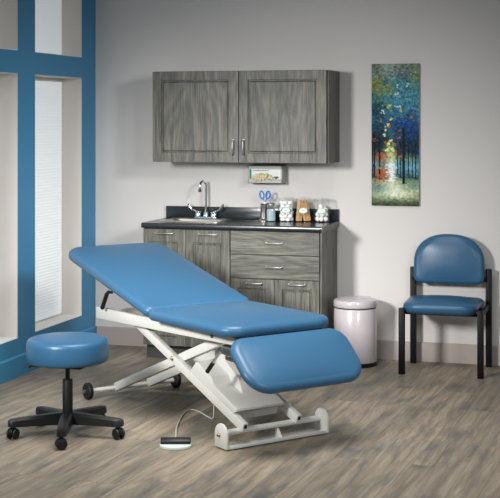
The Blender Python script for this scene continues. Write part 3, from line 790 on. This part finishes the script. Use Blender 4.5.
m = MB(); m.T = Matrix.Translation((-0.092, 0, 0.528)) @ Matrix.Rotation(math.radians(180), 4, 'Z') @ Matrix.Rotation(math.radians(43), 4, 'Y'); pad(m, leg_o, 0.062, 0.042, 0.024)
m.build('leg_pad', M['vinyl'], TB)
# scissor arms
def bar(x0, z0, x1, z1, w, y0, y1, name='scissor_arm', bore=True, parent=TB):
    d = Vector((x1-x0, z1-z0)).normalized(); n = Vector((-d.y, d.x))*w/2
    m = MB(); m.prism([(x0-n.x, z0-n.y), (x1-n.x, z1-n.y), (x1+n.x, z1+n.y), (x0+n.x, z0+n.y)], y0, y1, 'y', 0.003)
    o = m.build(name, M['white'], parent)
    return o
for sy in (1, -1):
    yo_ = 0.203 if sy > 0 else -0.125
    A_ = bar(-0.045, 0.093, 1.08, 0.490, 0.048, yo_, yo_-0.030)
    MB().lathe([(0, 0), (0.012, 0), (0.012, 0.004), (0.006, 0.010), (0, 0.010)], (0.63, 0.203 if sy > 0 else -0.165, 0.335), 16, axis='y').build('bolt', M['bolt'], A_)
    MB().box(-0.0465, -0.0440, yo_-0.024, yo_-0.006, 0.084, 0.110, rot=Euler((0, math.radians(-20.6), 0)).to_matrix()).build('tube_bore', M['hole'], A_)
bar(1.345, 0.055, 0.18, 0.500, 0.047, 0.170, 0.140, 'inner_scissor_arm')
bar(1.345, 0.055, 0.18, 0.500, 0.047, -0.050, -0.080, 'inner_scissor_arm')
# rear axle and wheels
MB().tube([(1.36, -0.265, 0.048), (1.36, 0.33, 0.048)], 0.013, 14).build('axle', M['white'], TB)
for y in (0.332, -0.255):
    m = MB(); m.lathe([(0, -0.018), (0.020, -0.018), (0.034, -0.016), (0.044, -0.014), (0.048, -0.009), (0.048, -0.004), (0.042, -0.002), (0.042, 0.002), (0.048, 0.004), (0.048, 0.009), (0.044, 0.014), (0.034, 0.016), (0.020, 0.018), (0, 0.018)], (1.36, y, 0.048), 36, axis='y')
    wh = m.build('wheel', M['rubber'], TB)
    MB().lathe([(0, 0), (0.010, 0), (0.010, 0.010), (0.004, 0.014), (0, 0.014)] if y > 0 else [(0, 0), (0.010, 0), (0.010, -0.010), (0, -0.012)], (1.36, y+(0.018 if y > 0 else -0.018), 0.048), 16, axis='y').build('axle_cap', M['nickel'], wh)
# lift cover: stepped sheet-metal housing
low = [(0.47, 0.275), (0.395, 0.352), (0.378, 0.352), (0.245, 0.297), (0.222, 0.262), (0.010, 0.178), (0.010, 0.166), (0.05, 0.150), (0.25, 0.200)]
MB().prism(low, -0.085, 0.2015, 'y', 0.0015).build('lift_cover', M['white'], TB)
high = [(0.38, 0.30), (0.38, 0.440), (0.345, 0.440), (0.255, 0.352), (0.165, 0.302), (0.128, 0.250), (0.105, 0.180), (0.20, 0.19)]
MB().prism(high, -0.100, 0.095, 'y', 0.002).build('motor_cover', M['white'], TB)
MB().box(0.06, 0.14, -0.08, 0.165, 0.110, 0.150, 0.006).build('motor_housing', M['holder'], TB)
# side plates closing the lift arms
# foot bar assembly
arch = [(-0.055, 0.0)] + [(-0.055+0.0, 0.0)]
arch = [(0.055*math.cos(t)-0.016, 0.072+0.054*math.sin(t)) for t in [PI*i/16 for i in range(17)]] + [(-0.071, 0.006), (0.039, 0.006)]
for y in (0.315, -0.300):
    e = MB().prism(arch, y-0.014, y, 'y', 0.004).build('end_plate', M['white'], TB)
    if y > 0: MB().lathe([(0, 0), (0.010, 0), (0.010, 0.004), (0.006, 0.012), (0, 0.012)], (-0.006, y, 0.068), 12, axis='y').build('bolt', M['bolt'], e)
MB().tube([(-0.006, -0.302, 0.074), (-0.006, 0.302, 0.074)], 0.0145, 18).build('foot_bar', M['white'], TB)
MB().box(-0.066, 0.030, -0.300, 0.300, 0.006, 0.012, 0.002).box(-0.068, -0.064, -0.300, 0.300, 0.006, 0.020, 0.001).build('foot_plate', M['white'], TB)
for y_ in (-0.27, 0.27): MB().box(-0.05, 0.0, y_-0.02, y_+0.02, 0.0, 0.006).build('foot_pad', M['rubber'], TB)
MB().prism([(-0.060, 0.012), (0.010, 0.012), (0.004, 0.055), (-0.012, 0.06)], -0.035, -0.028, 'y', 0.001).box(-0.055, -0.02, -0.09, 0.0, 0.012, 0.018, 0.002).build('gusset', M['white'], TB)
# adjusting levers
MB().tube([(1.195, 0.262, 0.628), (1.220, 0.275, 0.630), (1.235, 0.278, 0.615), (1.285, 0.280, 0.530), (1.287, 0.280, 0.526)], [0.007, 0.010, 0.0125, 0.013, 0.009], 12).build('back_lever', M['black'], TB)
m = MB(); m.tube([(0.045, 0.272, 0.470), (0.125, 0.278, 0.385)], 0.0075, 12)
lv = m.build('leg_lever', M['chrome'], TB)
MB().tube([(0.110, 0.277, 0.400), (0.158, 0.281, 0.348)], [0.011, 0.012], 12).build('grip', M['black'], lv)
MB().box(-0.05, 0.055, 0.262, 0.268, 0.452, 0.492, 0.002).box(-0.05, 0.0, 0.18, 0.262, 0.455, 0.462, 0.001).box(-0.055, 0.02, 0.235, 0.262, 0.425, 0.455, 0.002).tube([(0.04, 0.255, 0.475), (0.04, 0.290, 0.475)], 0.009, 12).tube([(-0.02, 0.22, 0.445), (-0.02, 0.285, 0.445)], 0.008, 12).build('lever_bracket', M['nickel'], TB)

# ------------------------------------------------------------------ foot switch
pb = Vector((1.487, -2.43, 0)); pe = Vector((1.545, -2.602, 0))
FS = thing('foot_switch', 'pale half-round foot switch with black bar on the floor', 'foot switch', (1.550, -2.600, 0), math.radians(16.6))
half = [(-0.078, 0.025)] + [(0.078*math.cos(t), -0.012+0.060*math.sin(t)) for t in [PI+PI*i/18 for i in range(19)]] + [(0.078, 0.025)]
MB().prism(half, 0.0, 0.016, 'z', 0.004).build('base_plate', M['pedal'], FS)
MB().prism([(-0.012, 0.012), (0.030, 0.012), (0.030, 0.042), (0.006, 0.042), (-0.012, 0.030)], -0.074, 0.074, 'x', 0.003).build('treadle', M['black'], FS)
# cord
Cc = [(1.538, -2.562, 0.025), (1.512, -2.50, 0.012), (1.48, -2.40, 0.006), (1.428, -2.25, 0.005), (1.378, -2.054, 0.005), (1.352, -1.913, 0.005), (1.360, -1.830, 0.005), (1.409, -1.847, 0.005), (1.494, -1.947, 0.005), (1.540, -1.995, 0.006), (1.552, -2.004, 0.03), (1.553, -2.004, 0.075), (1.565, -2.01, 0.115)]
def smoothpath(P, k=6):
    P = [Vector(p) for p in P]; out = []
    for i in range(len(P)-1):
        p0, p1, p2, p3 = P[max(0, i-1)], P[i], P[i+1], P[min(len(P)-1, i+2)]
        for j in range(k):
            t = j/k; out.append(0.5*((2*p1)+(-p0+p2)*t+(2*p0-5*p1+4*p2-p3)*t*t+(-p0+3*p1-3*p2+p3)*t**3))
    out.append(P[-1]); return out
cd = MB().tube(smoothpath(Cc), 0.0035, 8).build('cord', M['cord'])
tag(cd, 'thin pale cord running from the foot switch to the table frame', 'cord')

# ------------------------------------------------------------------ camera
cam = bpy.data.cameras.new('camera'); co = bpy.data.objects.new('camera', cam); COL.objects.link(co)
co.location = (3.73, -8.63, 1.62); co.rotation_euler = (PI/2, 0, math.radians(16.6))
cam.sensor_width = 36; cam.sensor_fit = 'HORIZONTAL'; cam.lens = 36*1300/500
cam.shift_y = -(249-118)/500
cam.clip_end = 60
scn.camera = co

# ------------------------------------------------------------------ light
wd = bpy.data.worlds.new('world'); scn.world = wd; wd.use_nodes = True
wd.node_tree.nodes['Background'].inputs['Color'].default_value = (0.92, 0.96, 1.0, 1); wd.node_tree.nodes['Background'].inputs['Strength'].default_value = 0.17
def area(name, loc, target, size, power, col=(1, 1, 1), sy=None, spread=180):
    l = bpy.data.lights.new(name, 'AREA'); l.energy = power; l.color = col; l.size = size; l.spread = math.radians(spread)
    if sy: l.shape = 'RECTANGLE'; l.size_y = sy
    o = bpy.data.objects.new(name, l); COL.objects.link(o); o.location = loc
    o.rotation_euler = (Vector(target)-Vector(loc)).to_track_quat('-Z', 'Y').to_euler(); return o
def spot(name, loc, target, power, ang, blend, rad, col=(1, 1, 1)):
    l = bpy.data.lights.new(name, 'SPOT'); l.energy = power; l.color = col; l.spot_size = math.radians(ang); l.spot_blend = blend; l.shadow_soft_size = rad
    o = bpy.data.objects.new(name, l); COL.objects.link(o); o.location = loc
    o.rotation_euler = (Vector(target)-Vector(loc)).to_track_quat('-Z', 'Y').to_euler(); return o
area('key_softbox', (0.35, -5.4, 2.0), (1.7, -0.3, 0.42), 0.55, 19, (1, 0.985, 0.965), spread=48)
area('fill_softbox', (4.6, -5.2, 2.0), (1.4, -0.6, 0.45), 0.8, 5.0, spread=48)
area('window_wall_softbox', (4.4, -3.6, 2.5), (0.0, -0.7, 0.85), 0.6, 6.0, spread=36)  # added unseen lamp that brightens the left window wall
area('overhead_softbox', (2.0, -3.1, 3.2), (1.6, -2.4, 0.2), 1.8, 42, sy=1.6, spread=95)

vs = scn.view_settings
scn.display_settings.display_device = 'sRGB'
vs.view_transform = 'Standard'; vs.look = 'None'; vs.exposure = 0.0; vs.gamma = 1.0; vs.use_curve_mapping = False
